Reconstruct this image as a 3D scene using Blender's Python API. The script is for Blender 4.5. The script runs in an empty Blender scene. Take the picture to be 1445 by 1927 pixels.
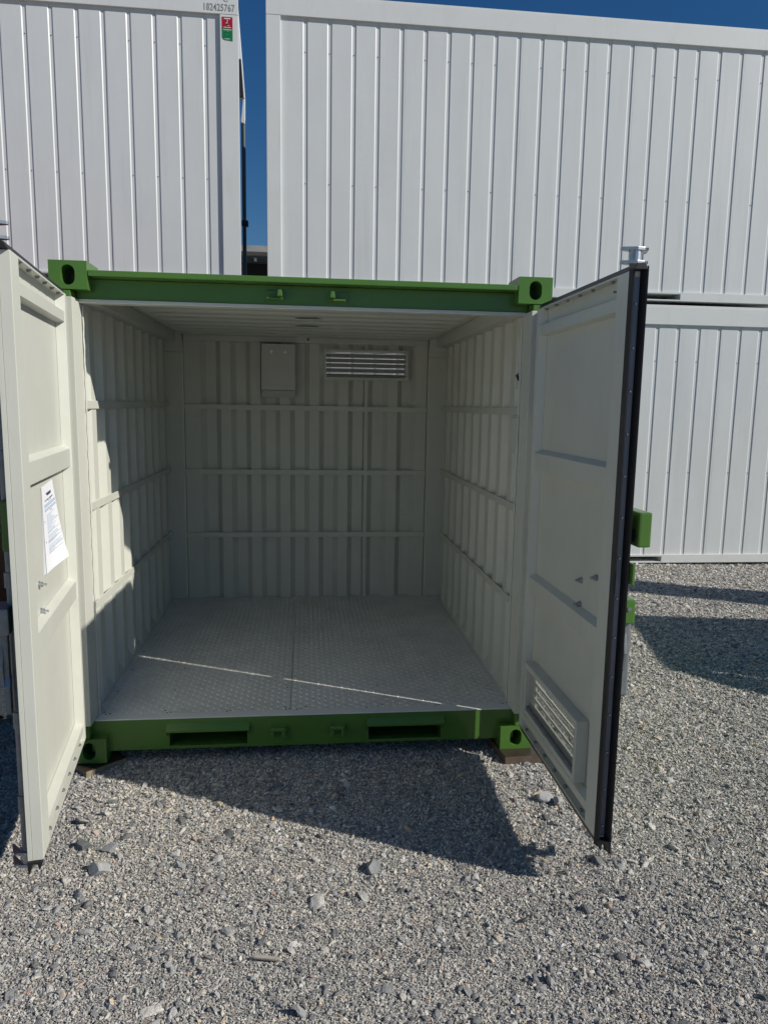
import bpy, bmesh, math, random
import numpy as np
from mathutils import Matrix, Vector
random.seed(7); rng = np.random.default_rng(11)
R = math.radians
scene = bpy.context.scene
C = scene.collection

# ------------------------------------------------------------------ camera
cam_d = bpy.data.cameras.new('camera'); cam = bpy.data.objects.new('camera', cam_d); C.objects.link(cam)
cam_d.sensor_fit = 'HORIZONTAL'; cam_d.sensor_width = 36.0; cam_d.lens = 1365.05/1445*36.0
cam_d.clip_start = .05; cam_d.clip_end = 1000
yaw, pitch, roll = .10842, .14467, .0163
f = Vector((math.sin(yaw)*math.cos(pitch), math.cos(yaw)*math.cos(pitch), -math.sin(pitch)))
r0 = Vector((math.cos(yaw), -math.sin(yaw), 0)); u0 = r0.cross(f)
rr = math.cos(roll)*r0 + math.sin(roll)*u0; uu = -math.sin(roll)*r0 + math.cos(roll)*u0
mw = Matrix((rr, uu, -f)).transposed().to_4x4(); mw.translation = Vector((1.0839, -3.3153, 1.6781))
cam.matrix_world = mw
scene.camera = cam

# ------------------------------------------------------------------ light
SUN_EL = R(33.0); SUN_AZ = R(116.0)          # azimuth clockwise from +Y
to_sun = Vector((math.sin(SUN_AZ)*math.cos(SUN_EL), math.cos(SUN_AZ)*math.cos(SUN_EL), math.sin(SUN_EL)))
sd = bpy.data.lights.new('sun', 'SUN'); sun = bpy.data.objects.new('sun', sd); C.objects.link(sun)
sd.energy = 4.9; sd.angle = R(.53); sd.color = (1, .955, .87)
sun.rotation_euler = to_sun.to_track_quat('Z', 'Y').to_euler()
sun.location = (8, -8, 10)
world = bpy.data.worlds.new('World'); scene.world = world; world.use_nodes = True
wn = world.node_tree; bg = wn.nodes['Background']
sky = wn.nodes.new('ShaderNodeTexSky'); sky.sky_type = 'NISHITA'; sky.sun_disc = False
sky.sun_elevation = SUN_EL; sky.sun_rotation = SUN_AZ
sky.air_density = 1.25; sky.dust_density = 0; sky.ozone_density = 6.0; sky.altitude = 300
hs = wn.nodes.new('ShaderNodeHueSaturation'); hs.inputs['Saturation'].default_value = 1.24; hs.inputs['Hue'].default_value = .506
wn.links.new(sky.outputs[0], hs.inputs['Color']); wn.links.new(hs.outputs[0], bg.inputs[0]); bg.inputs[1].default_value = .064
scene.view_settings.view_transform = 'Standard'; scene.view_settings.look = 'None'
scene.view_settings.exposure = -0.12; scene.view_settings.gamma = 1.0
scene.view_settings.use_curve_mapping = False
scene.render.engine = 'CYCLES'
scene.cycles.max_bounces = 8; scene.cycles.diffuse_bounces = 5; scene.cycles.transparent_max_bounces = 12

# ------------------------------------------------------------------ materials
def nodes(name):
    m = bpy.data.materials.new(name); m.use_nodes = True
    return m, m.node_tree, m.node_tree.nodes['Principled BSDF']
def N(t, typ, **kw):
    n = t.nodes.new(typ)
    for k, v in kw.items():
        if k in n.inputs: n.inputs[k].default_value = v
        else: setattr(n, k, v)
    return n
def paint(name, rgb, rough=.4, mottle=.08, bump=.15, spec=.5, metal=0, nscale=3.0, grain=220, dirt=None, wave=0):
    m, t, b = nodes(name)
    tc = N(t, 'ShaderNodeTexCoord')
    n1 = N(t, 'ShaderNodeTexNoise', Scale=nscale, Detail=6.0, Roughness=.65)
    t.links.new(tc.outputs['Object'], n1.inputs['Vector'])
    rp = N(t, 'ShaderNodeMapRange'); rp.inputs['From Min'].default_value = .35; rp.inputs['From Max'].default_value = .7
    t.links.new(n1.outputs['Fac'], rp.inputs['Value'])
    mx = N(t, 'ShaderNodeMix', data_type='RGBA')
    mx.inputs['A'].default_value = (*rgb, 1); mx.inputs['B'].default_value = (*[c*(1-mottle) for c in rgb], 1)
    t.links.new(rp.outputs['Result'], mx.inputs['Factor'])
    col = mx.outputs['Result']
    if dirt:
        n3 = N(t, 'ShaderNodeTexNoise', Scale=dirt[1], Detail=8.0, Roughness=.75)
        mp = N(t, 'ShaderNodeMapping'); mp.inputs['Scale'].default_value = dirt[3] if len(dirt) > 3 else (1, 1, .25)
        t.links.new(tc.outputs['Object'], mp.inputs['Vector']); t.links.new(mp.outputs['Vector'], n3.inputs['Vector'])
        r3 = N(t, 'ShaderNodeMapRange'); r3.inputs['From Min'].default_value = .52; r3.inputs['From Max'].default_value = .8
        r3.inputs['To Max'].default_value = dirt[2]
        t.links.new(n3.outputs['Fac'], r3.inputs['Value'])
        m3 = N(t, 'ShaderNodeMix', data_type='RGBA'); m3.inputs['B'].default_value = (*dirt[0], 1)
        t.links.new(col, m3.inputs['A']); t.links.new(r3.outputs['Result'], m3.inputs['Factor']); col = m3.outputs['Result']
    t.links.new(col, b.inputs['Base Color'])
    rr_ = N(t, 'ShaderNodeMapRange'); rr_.inputs['To Min'].default_value = rough*.82; rr_.inputs['To Max'].default_value = min(1, rough*1.2)
    t.links.new(n1.outputs['Fac'], rr_.inputs['Value']); t.links.new(rr_.outputs['Result'], b.inputs['Roughness'])
    b.inputs['Specular IOR Level'].default_value = spec; b.inputs['Metallic'].default_value = metal
    last = None
    if bump:
        n2 = N(t, 'ShaderNodeTexNoise', Scale=grain, Detail=2.0)
        t.links.new(tc.outputs['Object'], n2.inputs['Vector'])
        bp = N(t, 'ShaderNodeBump', Strength=bump, Distance=.001); t.links.new(n2.outputs['Fac'], bp.inputs['Height'])
        last = bp
    if wave:
        n4 = N(t, 'ShaderNodeTexNoise', Scale=2.6, Detail=1.0)
        mp4 = N(t, 'ShaderNodeMapping'); mp4.inputs['Scale'].default_value = (1.0, 1.0, .35)
        t.links.new(tc.outputs['Object'], mp4.inputs['Vector']); t.links.new(mp4.outputs['Vector'], n4.inputs['Vector'])
        b4 = N(t, 'ShaderNodeBump', Strength=1.0, Distance=wave); t.links.new(n4.outputs['Fac'], b4.inputs['Height'])
        if last: t.links.new(last.outputs[0], b4.inputs['Normal'])
        last = b4
    if last: t.links.new(last.outputs[0], b.inputs['Normal'])
    return m

CREAM = paint('cream_paint', (.62, .625, .555), .42, .07, .12, dirt=((.46, .44, .38), 5, .3), wave=.004)
FLOORP = paint('grey_floor_paint', (.70, .70, .66), .40, .16, .12, dirt=((.44, .42, .39), 3.5, .75, (1, 1, 1)), nscale=4)
TRIM = paint('floor_trim_paint', (.70, .72, .70), .34, .12, .1)
GREEN = paint('green_gloss_paint', (.082, .19, .034), .22, .12, .12, dirt=((.10, .13, .06), 6, .35))
WHITE = paint('white_container_paint', (.64, .66, .665), .38, .04, .05, dirt=((.47, .475, .46), 9, .42, (1, 1, .05)), wave=.008)
WHITEF = paint('white_frame_paint', (.665, .68, .675), .42, .05, .08, dirt=((.47, .47, .45), 3.0, .45))
RUBBER = paint('black_rubber', (.014, .014, .016), .5, .25, .2)
GALV = paint('galvanised_steel', (.55, .57, .6), .36, .35, .15, metal=.9, nscale=30)
GALVD = paint('dull_galvanised', (.27, .285, .30), .55, .25, .25, metal=.55, nscale=25)
SCREWW = paint('screw_heads', (.95, .95, .94), .12, .02, 0, metal=1)
SCREWD = paint('dark_bolt_heads', (.03, .03, .03), .5, .1, 0)
BOX = paint('grey_box_paint', (.58, .57, .53), .4, .06, .1)
RED = paint('red_container_paint', (.22, .03, .022), .45, .25, .15)
WOOD = paint('brown_film_plywood', (.055, .04, .03), .35, .3, .2, nscale=12)
WOODE = paint('plywood_edge', (.3, .235, .155), .8, .4, .5, nscale=40)
STRIP = paint('dark_metal_strip', (.17, .18, .22), .38, .2, .1, metal=.5)
BOXD = paint('grey_slats', (.17, .17, .16), .45, .1, .1)
WOODB = paint('brown_ply_edge', (.12, .085, .06), .75, .4, .4, nscale=30)
STICKW = paint('weathered_wood', (.42, .38, .33), .85, .35, .5, nscale=30)
CONC = paint('concrete', (.36, .36, .34), .85, .3, .3, dirt=((.2, .2, .19), 2, .6))
DARKW = paint('shade_black', (.008, .008, .009), .7, .1, 0)  # near-black paint standing in for deep shade
STEELD = paint('dark_steel', (.06, .08, .095), .4, .2, .1)
PAPER = paint('white_paper', (.82, .83, .86), .7, .02, .05)
INK = paint('blue_black_ink', (.05, .07, .13), .7, .1, 0)
INKL = paint('pale_blue_print', (.5, .57, .68), .7, .1, 0)
BLACKM = paint('black_marking', (.02, .02, .022), .6, .1, 0)
STRED = paint('sticker_red', (.45, .008, .03), .35, .06, 0)
STGRN = paint('sticker_green', (.008, .2, .07), .35, .06, 0)
STWHT = paint('sticker_white', (.75, .75, .73), .35, .03, 0)
BLUEP = paint('blue_hole_disc', (.03, .05, .15), .4, .1, 0)  # dark blue standing in for the dark inside of corner holes
TAPE = paint('blue_tape', (.10, .19, .38), .4, .15, .1)

def mesh_screen():           # perforated sheet: round holes on an even grid
    m, t, b = nodes('perforated_sheet')
    b.inputs['Base Color'].default_value = (.34, .34, .32, 1); b.inputs['Roughness'].default_value = .45
    tc = N(t, 'ShaderNodeTexCoord'); mp = N(t, 'ShaderNodeMapping'); mp.inputs['Scale'].default_value = (115, 115, 115)
    t.links.new(tc.outputs['Object'], mp.inputs['Vector'])
    fr = N(t, 'ShaderNodeVectorMath', operation='FRACTION'); t.links.new(mp.outputs[0], fr.inputs[0])
    sp = N(t, 'ShaderNodeSeparateXYZ'); t.links.new(fr.outputs[0], sp.inputs[0])
    def near(o):
        a = N(t, 'ShaderNodeMath', operation='SUBTRACT'); a.inputs[1].default_value = .5; t.links.new(o, a.inputs[0])
        q = N(t, 'ShaderNodeMath', operation='POWER'); q.inputs[1].default_value = 2; t.links.new(a.outputs[0], q.inputs[0]); return q.outputs[0]
    mxy = N(t, 'ShaderNodeMath', operation='MINIMUM')      # whichever of x / y the sheet varies in is handled by the uv-like pair below
    ad = N(t, 'ShaderNodeMath', operation='ADD'); t.links.new(near(sp.outputs['X']), ad.inputs[0]); t.links.new(near(sp.outputs['Z']), ad.inputs[1])
    gt = N(t, 'ShaderNodeMath', operation='GREATER_THAN'); gt.inputs[1].default_value = .125; t.links.new(ad.outputs[0], gt.inputs[0])
    t.links.new(gt.outputs[0], b.inputs['Alpha'])
    return m
MESHS = mesh_screen()

def stone_mat(name, cols):
    m, t, b = nodes(name)
    oi = N(t, 'ShaderNodeObjectInfo'); cr = N(t, 'ShaderNodeValToRGB')
    e = cr.color_ramp; e.interpolation = 'LINEAR'
    e.elements[0].position = 0; e.elements[0].color = (*cols[0][1], 1)
    e.elements[1].position = 1; e.elements[1].color = (*cols[-1][1], 1)
    for p, c in cols[1:-1]:
        x = e.elements.new(p); x.color = (*c, 1)
    t.links.new(oi.outputs['Random'], cr.inputs['Fac'])
    tc = N(t, 'ShaderNodeTexCoord'); n1 = N(t, 'ShaderNodeTexNoise', Scale=1.6, Detail=8.0, Roughness=.7)
    t.links.new(tc.outputs['Object'], n1.inputs['Vector'])
    mr = N(t, 'ShaderNodeMapRange'); mr.inputs['To Min'].default_value = .62; mr.inputs['To Max'].default_value = 1.3
    t.links.new(n1.outputs['Fac'], mr.inputs['Value'])
    mm = N(t, 'ShaderNodeVectorMath', operation='SCALE'); t.links.new(cr.outputs[0], mm.inputs[0]); t.links.new(mr.outputs[0], mm.inputs['Scale'])
    t.links.new(mm.outputs[0], b.inputs['Base Color']); b.inputs['Roughness'].default_value = .82; b.inputs['Specular IOR Level'].default_value = .3
    bp = N(t, 'ShaderNodeBump', Strength=.5, Distance=.12); t.links.new(n1.outputs['Fac'], bp.inputs['Height']); t.links.new(bp.outputs[0], b.inputs['Normal'])
    return m
STONEF = stone_mat('gravel_fines', [(0, (0.25, 0.246, 0.238)), (0.2, (0.401, 0.394, 0.376)), (0.45, (0.576, 0.551, 0.508)), (0.65, (0.717, 0.676, 0.601)), (0.8, (0.86, 0.802, 0.693)), (0.9, (0.86, 0.86, 0.813)), (0.94, (0.799, 0.599, 0.386)), (0.965, (0.86, 0.86, 0.86)), (0.985, (0.611, 0.356, 0.248)), (1, (0.86, 0.86, 0.86))])
STONE = stone_mat('crushed_stone', [(0, (0.173, 0.174, 0.175)), (0.2, (0.283, 0.28, 0.278)), (0.45, (0.399, 0.394, 0.39)), (0.65, (0.524, 0.509, 0.488)), (0.8, (0.664, 0.639, 0.588)), (0.9, (0.822, 0.756, 0.652)), (0.94, (0.675, 0.499, 0.32)), (0.965, (0.86, 0.86, 0.832)), (0.985, (0.499, 0.313, 0.221)), (1, (0.86, 0.86, 0.86))])
def ground_mat():
    m, t, b = nodes('gravel_ground')
    tc = N(t, 'ShaderNodeTexCoord')
    v = N(t, 'ShaderNodeTexVoronoi', Scale=95.0); t.links.new(tc.outputs['Object'], v.inputs['Vector'])
    v2 = N(t, 'ShaderNodeTexVoronoi', Scale=260.0); t.links.new(tc.outputs['Object'], v2.inputs['Vector'])
    cr = N(t, 'ShaderNodeValToRGB'); e = cr.color_ramp
    e.elements[0].color = (.24, .24, .235, 1); e.elements[1].color = (.62, .59, .53, 1)
    x = e.elements.new(.5); x.color = (.42, .405, .375, 1)
    sx = N(t, 'ShaderNodeSeparateColor'); mixc = N(t, 'ShaderNodeMix', data_type='RGBA'); mixc.inputs['Factor'].default_value = .5
    t.links.new(v.outputs['Color'], mixc.inputs['A']); t.links.new(v2.outputs['Color'], mixc.inputs['B'])
    t.links.new(mixc.outputs['Result'], sx.inputs[0]); t.links.new(sx.outputs[0], cr.inputs['Fac'])
    t.links.new(cr.outputs[0], b.inputs['Base Color']); b.inputs['Roughness'].default_value = .9; b.inputs['Specular IOR Level'].default_value = .2
    b1 = N(t, 'ShaderNodeBump', Strength=1.0, Distance=.006); b1.invert = True; t.links.new(v.outputs['Distance'], b1.inputs['Height'])
    b2 = N(t, 'ShaderNodeBump', Strength=1.0, Distance=.002); b2.invert = True; t.links.new(v2.outputs['Distance'], b2.inputs['Height'])
    t.links.new(b1.outputs[0], b2.inputs['Normal']); t.links.new(b2.outputs[0], b.inputs['Normal'])
    return m
GROUND = ground_mat()

# ------------------------------------------------------------------ mesh helpers
class MB:
    def __init__(s, tf=None): s.v = []; s.f = []; s.m = []; s.tf = tf
    def add(s, vs, fs, m=0):
        o = len(s.v); s.v += [tuple(p) for p in vs]; s.f += [tuple(i+o for i in q) for q in fs]; s.m += [m]*len(fs); return s
    def box(s, x0, x1, y0, y1, z0, z1, m=0):
        return s.add([(x0,y0,z0),(x1,y0,z0),(x1,y1,z0),(x0,y1,z0),(x0,y0,z1),(x1,y0,z1),(x1,y1,z1),(x0,y1,z1)],
                     [(0,3,2,1),(4,5,6,7),(0,1,5,4),(1,2,6,5),(2,3,7,6),(3,0,4,7)], m)
    def prism(s, poly, ax, lo, hi, m=0):      # poly in the two other axes (cyclic order)
        n = len(poly)
        def P(a, b, c):
            return {0: (c, a, b), 1: (a, c, b), 2: (a, b, c)}[ax]
        vs = [P(a, b, lo) for a, b in poly] + [P(a, b, hi) for a, b in poly]
        fs = [tuple(range(n-1, -1, -1)), tuple(range(n, 2*n))] + [(i, (i+1) % n, n+(i+1) % n, n+i) for i in range(n)]
        return s.add(vs, fs, m)
    def tube(s, p0, p1, r, n=12, r1=None, m=0):
        p0, p1 = Vector(p0), Vector(p1); d = (p1-p0).normalized(); a = d.orthogonal().normalized(); b = d.cross(a); r1 = r if r1 is None else r1
        vs = []
        for p, q in ((p0, r), (p1, r1)):
            vs += [p + a*q*math.cos(2*math.pi*i/n) + b*q*math.sin(2*math.pi*i/n) for i in range(n)]
        return s.add(vs, [tuple(range(n-1, -1, -1)), tuple(range(n, 2*n))] + [(i, (i+1) % n, n+(i+1) % n, n+i) for i in range(n)], m)
    def path(s, pts, rad, n=6, m=0):
        k = len(pts); vs = []
        for i, p in enumerate(pts):
            d = (Vector(pts[min(i+1, k-1)])-Vector(pts[max(i-1, 0)])).normalized(); a = d.orthogonal().normalized(); b = d.cross(a)
            q = rad[i] if hasattr(rad, '__len__') else rad
            vs += [Vector(p)+a*q*math.cos(2*math.pi*j/n)+b*q*math.sin(2*math.pi*j/n) for j in range(n)]
        fs = [(i*n+j, i*n+(j+1) % n, (i+1)*n+(j+1) % n, (i+1)*n+j) for i in range(k-1) for j in range(n)]
        fs += [tuple(range(n-1, -1, -1)), tuple(range((k-1)*n, k*n))]
        return s.add(vs, fs, m)
    def sheet(s, prof, z0, z1, th, m_in=0, m_out=1, swap=None):
        # prof: list of (t, d) ; thick folded sheet, inner face at d, outer face at d + th (th signed)
        n = len(prof); P = swap or (lambda t_, d_, z_: (t_, d_, z_))
        vs = [P(t_, d_, z0) for t_, d_ in prof]+[P(t_, d_, z1) for t_, d_ in prof]+[P(t_, d_+th, z0) for t_, d_ in prof]+[P(t_, d_+th, z1) for t_, d_ in prof]
        s.add(vs, [(i, i+1, n+i+1, n+i) for i in range(n-1)], m_in)
        o = len(s.v)-4*n
        extra = [(2*n+i+1, 2*n+i, 3*n+i, 3*n+i+1) for i in range(n-1)]
        extra += [(i+1, i, 2*n+i, 2*n+i+1) for i in range(n-1)]+[(n+i, n+i+1, 3*n+i+1, 3*n+i) for i in range(n-1)]
        extra += [(0, n, 3*n, 2*n), (n-1, 2*n-1, 4*n-1, 3*n-1)]
        s.f += [tuple(i+o for i in q) for q in extra]; s.m += [m_out]*len(extra)
        return s
    def mesh(s, name, mats, bevel=0):
        me = bpy.data.meshes.new(name)
        vs = [s.tf(*p) for p in s.v] if s.tf else s.v
        me.from_pydata([tuple(p) for p in vs], [], s.f)
        for m in mats: me.materials.append(m)
        if len(mats) > 1: me.polygons.foreach_set('material_index', s.m)
        bm = bmesh.new(); bm.from_mesh(me); bmesh.ops.recalc_face_normals(bm, faces=bm.faces)
        if bevel:
            ed = [e for e in bm.edges if len(e.link_faces) == 2 and e.calc_face_angle(0) > R(28)]
            bmesh.ops.bevel(bm, geom=ed, offset=bevel, segments=2, profile=.6, affect='EDGES', clamp_overlap=True)
        bm.to_mesh(me); bm.free(); me.update()
        return me

INV = {}
def link(name, me, parent=None, kind=None, label=None, world=True):
    o = bpy.data.objects.new(name, me); C.objects.link(o)
    if parent is not None:
        o.parent = parent
        if world: o.matrix_parent_inverse = INV.get(parent.name, Matrix.Identity(4))
        INV[o.name] = Matrix.Identity(4)
    if kind: o['kind'] = kind
    if label: o['label'] = label
    return o
def part(name, mb, mat, parent=None, bevel=0, kind=None, label=None, smooth=False):
    mats = mat if isinstance(mat, (list, tuple)) else [mat]
    me = mb.mesh(name, mats, bevel)
    if smooth: smooth_angle(me)
    return link(name, me, parent, kind, label)
def smooth_angle(me, ang=40):
    me.polygons.foreach_set('use_smooth', [True]*len(me.polygons))
    bm = bmesh.new(); bm.from_mesh(me)
    for e in bm.edges: e.smooth = len(e.link_faces) == 2 and e.calc_face_angle(0) < R(ang)
    bm.to_mesh(me); bm.free()
def thing(name, label, cat, loc=(0, 0, 0), group=None):
    o = bpy.data.objects.new(name, None); C.objects.link(o); o.location = loc
    o.empty_display_size = .2
    tag(o, label, cat, group); INV[o.name] = Matrix.Translation(loc).inverted()
    return o
def tag(o, label, cat, group=None):
    o['label'] = label; o['category'] = cat
    if group: o['group'] = group
    return o
def struct(o): o['kind'] = 'structure'; return o

def slot(hw, hh, n=8):       # vertical stadium outline, half width / half height
    pts = [(hw*math.cos(a), hh-hw+hw*math.sin(a)) for a in [math.pi*i/n for i in range(n+1)]]
    pts += [(hw*math.cos(a), -(hh-hw)+hw*math.sin(a)) for a in [math.pi+math.pi*i/n for i in range(n+1)]]
    return pts
def plate_with_hole(mb, rect, hole, ax, lo, depth, m=0):
    # closed block, front face (at lo on axis ax) has a blind hole of the given outline
    x0, x1, z0, z1 = rect; cx, cz = (x0+x1)/2, (z0+z1)/2
    hp = [(cx+a, cz+b) for a, b in hole]; n = len(hp); out = []
    for a, b in hole:
        s_ = min(((x1-x0)/2)/abs(a) if abs(a) > 1e-9 else 1e9, ((z1-z0)/2)/abs(b) if abs(b) > 1e-9 else 1e9)
        out.append([cx+a*s_, cz+b*s_])
    for c in ((x0, z0), (x1, z0), (x1, z1), (x0, z1)):
        j = min(range(n), key=lambda i: (out[i][0]-c[0])**2+(out[i][1]-c[1])**2); out[j] = list(c)
    def P(a, b, c):
        return {0: (c, a, b), 1: (a, c, b), 2: (a, b, c)}[ax]
    vs = [P(a, b, lo) for a, b in out]+[P(a, b, lo) for a, b in hp]+[P(a, b, lo+depth*.8) for a, b in hp]+[P(a, b, lo+depth) for a, b in out]
    fs = []
    for i in range(n):
        j = (i+1) % n
        fs += [(i, j, n+j, n+i), (n+i, n+j, 2*n+j, 2*n+i), (j, i, 3*n+i, 3*n+j)]
    fs += [tuple(2*n+i for i in range(n)), tuple(3*n+i for i in range(n-1, -1, -1))]
    mb.add(vs, fs, m)
def text_mesh(name, body, size, offset=0, extrude=0):
    cu = bpy.data.curves.new(name, 'FONT'); cu.body = body; cu.size = size; cu.offset = offset; cu.extrude = extrude
    cu.align_x = 'CENTER'; cu.align_y = 'CENTER'; cu.resolution_u = 3
    o = bpy.data.objects.new(name, cu); C.objects.link(o)
    dg = bpy.context.evaluated_depsgraph_get(); me = bpy.data.meshes.new_from_object(o.evaluated_get(dg))
    bpy.data.objects.remove(o); bpy.data.curves.remove(cu); me.name = name
    return me
def text_part(name, body, size, mat, M, parent, offset=0, extrude=0):
    me = text_mesh(name, body, size, offset, extrude); me.materials.clear(); me.materials.append(mat); me.transform(M)
    return link(name, me, parent)

# ------------------------------------------------------------------ ground
GZ = -.036
def und(x, y):      # slight unevenness of the yard
    return .008*np.sin(x*1.7+.4)*np.cos(y*1.3)+.005*np.sin(x*4.1+y*2.7+1)+.003*np.sin(y*7.3-x*5.2)
xs = np.unique(np.concatenate([[-220, -80, -30, -14], np.arange(-8, 9.01, .12), [14, 30, 80, 220]]))
ys = np.unique(np.concatenate([[-220, -80, -30, -12], np.arange(-5, 9.01, .12), [14, 30, 80, 260]]))
X, Y = np.meshgrid(xs, ys); Z = GZ-.008+und(X, Y)*((np.abs(X) < 9) & (np.abs(Y) < 10))
nx, ny = len(xs), len(ys)
gm = bpy.data.meshes.new('ground')
idx = np.arange(nx*ny).reshape(ny, nx)
gm.from_pydata(np.stack([X.ravel(), Y.ravel(), Z.ravel()], 1).tolist(), [],
               np.stack([idx[:-1, :-1].ravel(), idx[:-1, 1:].ravel(), idx[1:, 1:].ravel(), idx[1:, :-1].ravel()], 1).tolist())
gm.materials.append(GROUND); struct(link('ground', gm))

# ------------------------------------------------------------------ big white container stacks behind
BY = 4.31
GP = .2355      # groove pitch
def groove_profile(x0, x1, first):
    prof = [(x0, BY+.026)]; k = 0; g = first
    while g < x0: g += GP
    while g+.05 < x1:
        prof += [(g, BY+.026), (g+.010, BY+.033), (g+.0435, BY+.033), (g+.0465, BY+.026)]; g += GP
    prof.append((x1, BY+.026)); return prof
def site_container(x0, x1, z0, z1, label, post, first, joints, shear=0, pockets=True, tag_rail=.205):
    dp = 2.44; t = thing('site_container', label, 'container', ((x0+x1)/2, BY+dp/2, z0), 'white ribbed site containers behind the green one')
    zr, zb = z1-tag_rail, z0+.105
    sh = lambda x, y, z: (x-shear*(y-BY), y, z)
    # wall panels, each sheet five grooves wide
    cuts = [x0+post[0]-.012]+joints+[x1-post[1]+.012]
    for a, b in zip(cuts[:-1], cuts[1:]):
        mb = MB(sh); mb.sheet(groove_profile(a+.0006, b-.0006, first), zb-.015, zr+.02, .012, 0, 0)
        part('wall_panel', mb, WHITE, t)
    sc = MB(sh); g = first
    while g < x1-post[1]-.06:
        if g > x0+post[0]+.03 and not any(abs(g+.055-j) < .05 for j in joints):
            for zz in (z0+1.03, z0+2.24):
                sc.tube((g+.024, BY+.033, zz), (g+.024, BY+.028, zz), .0045, 6)
        g += GP
    part('screws', sc, SCREWD, t, kind='stuff')
    # frame
    mb = MB(sh); mb.box(x0, x1, BY, BY+.14, zr, z1-.018)
    mb.box(x0, x1, BY+.006, BY+.16, z1-.018, z1)
    part('top_rail', mb, WHITEF, t, .004)
    for a, b in ((x0, x0+post[0]), (x1-post[1], x1)):
        part('corner_post', MB(sh).box(a, b, BY+.0015, BY+.14, z0+.1, zr-.002), WHITEF, t, .005)
    for a, b in ((x0, x0+.15), (x1-.15, x1)):
        part('corner_post', MB(sh).box(a, b, BY+dp-.14, BY+dp, z0+.1, zr-.002), WHITEF, t, .005)
    mb = MB(sh)
    pk = [(x0+3.99+.0, x0+4.36), (x0+1.70, x0+2.07)] if pockets else []
    segs = sorted(pk); xx = x0
    for a, b in segs:
        mb.box(xx, a, BY, BY+.12, z0+.012, zb); mb.box(a, b, BY, BY+.12, z0+.084, zb); mb.box(a, b, BY+.001, BY+.12, z0+.012, z0+.026); xx = b
    mb.box(xx, x1, BY, BY+.12, z0+.012, zb)
    part('bottom_rail', mb, WHITEF, t, .0025)
    for a, b in segs:
        k = MB(sh); k.box(a, b, BY+.122, BY+dp-.2, z0+.02, z0+.026); k.box(a, b, BY+.122, BY+dp-.2, z0+.084, z0+.09)
        k.box(a-.006, a-.001, BY+.122, BY+dp-.2, z0+.02, z0+.09); k.box(b+.001, b+.006, BY+.122, BY+dp-.2, z0+.02, z0+.09)
        part('fork_pocket', k, WHITEF, t)
    k = MB(sh); k.box(x0+.02, x1-.02, BY+.05, BY+dp-.02, z0+.02+.08, z0+.14)
    part('floor', k, CONC, t)
    k = MB(sh); k.box(x0+.01, x1-.01, BY+.16, BY+dp-.01, z1-.05, z1-.01); part('roof', k, WHITEF, t)
    for xa, xb in ((x0+.008, x0+.03), (x1-.03, x1-.008)):
        part('end_wall', MB(sh).box(xa, xb, BY+.14, BY+dp-.14, z0+.1, z1-.02), WHITE, t)
    part('rear_wall', MB(sh).box(x0+.01, x1-.01, BY+dp-.04, BY+dp-.012, z0+.1, z1-.02), WHITE, t)
    return t
RX0 = .70
rj = [2.058+1.1775*k for k in range(-1, 5) if .9 < 2.058+1.1775*k < 6.6]
lower_r = site_container(RX0, RX0+6.058, -.028, 2.802, 'lower white ribbed site container behind the right door, standing on the gravel', (.14, .14), 1.053, rj)
upper_r = site_container(RX0, RX0+6.058, 2.832, 5.575, 'upper white ribbed site container right of the sky gap, stacked on another', (.14, .14), 1.053, rj, tag_rail=.2)
LX1 = .442; LX0 = LX1-6.058
lj = [-.788-1.1775*k for k in range(0, 4)][::-1]
lower_l = site_container(LX0, LX1, -.028, 2.80, 'lower white ribbed site container hidden behind the open green container', (.14, .175), .1-GP*26+.003, lj, .09)
upper_l = site_container(LX0, LX1, 2.83, 5.55, 'upper white ribbed site container left of the sky gap, bearing a number and sticker', (.14, .175), .1-GP*26+.003, lj, .09)
# number and sticker on the left container's corner
MF = lambda x, y, z: Matrix.Translation((x, y, z)) @ Matrix.Rotation(R(90), 4, 'X')
for k, ch in enumerate('182425767'):
    cx = .125+k*.0335; z = 5.397
    text_part('serial_digit', ch, .086, BLACKM, MF(cx, BY-.0012, z) @ Matrix.Scale(.72, 4, (1, 0, 0)), upper_l, offset=.0014)
    text_part('serial_digit', ch, .086, WHITEF, MF(cx, BY-.0024, z) @ Matrix.Scale(.72, 4, (1, 0, 0)), upper_l, offset=-.0024)
mb = MB(); mb.tube((.338, BY-.003, 5.488), (.338, BY+.002, 5.488), .026, 20); part('corner_hole_disc', mb, BLUEP, upper_l)  # flat disc, the hole's dark inside put into its colour
ring = MB(); ro, ri = .033, .024; n = 24
vs = []; fs = []
for i in range(n):
    a = 2*math.pi*i/n
    vs += [(.338+ro*math.cos(a), BY-.004, 5.488+ro*math.sin(a)), (.338+ri*math.cos(a), BY-.004, 5.488+ri*math.sin(a))]
fs = [(2*i, 2*((i+1) % n), 2*((i+1) % n)+1, 2*i+1) for i in range(n)]
ring.add(vs, fs); part('hole_ring', ring, STWHT, upper_l)
mb = MB(); mb.tube((.338+.447, BY-.003, 5.535), (.338+.447, BY+.002, 5.535), .026, 20); part('corner_hole_disc', mb, BLUEP, upper_r)  # same dark disc in place of an open corner hole
sx0, sx1 = .288, .387
mb = MB(); mb.box(sx0, sx1, BY-.0012, BY+.0005, 5.222, 5.322); part('sticker_top', mb, STRED, upper_l)
mb = MB(); mb.prism([(sx0+.028, 5.118), (sx1, 5.112), (sx1, 5.2205), (sx0, 5.2205), (sx0, 5.142), (sx0+.010, 5.126)], 1, BY-.0012, BY+.0005)
part('sticker_bottom', mb, STGRN, upper_l)
mb = MB(); y0, y1 = BY-.0022, BY-.0014
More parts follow.
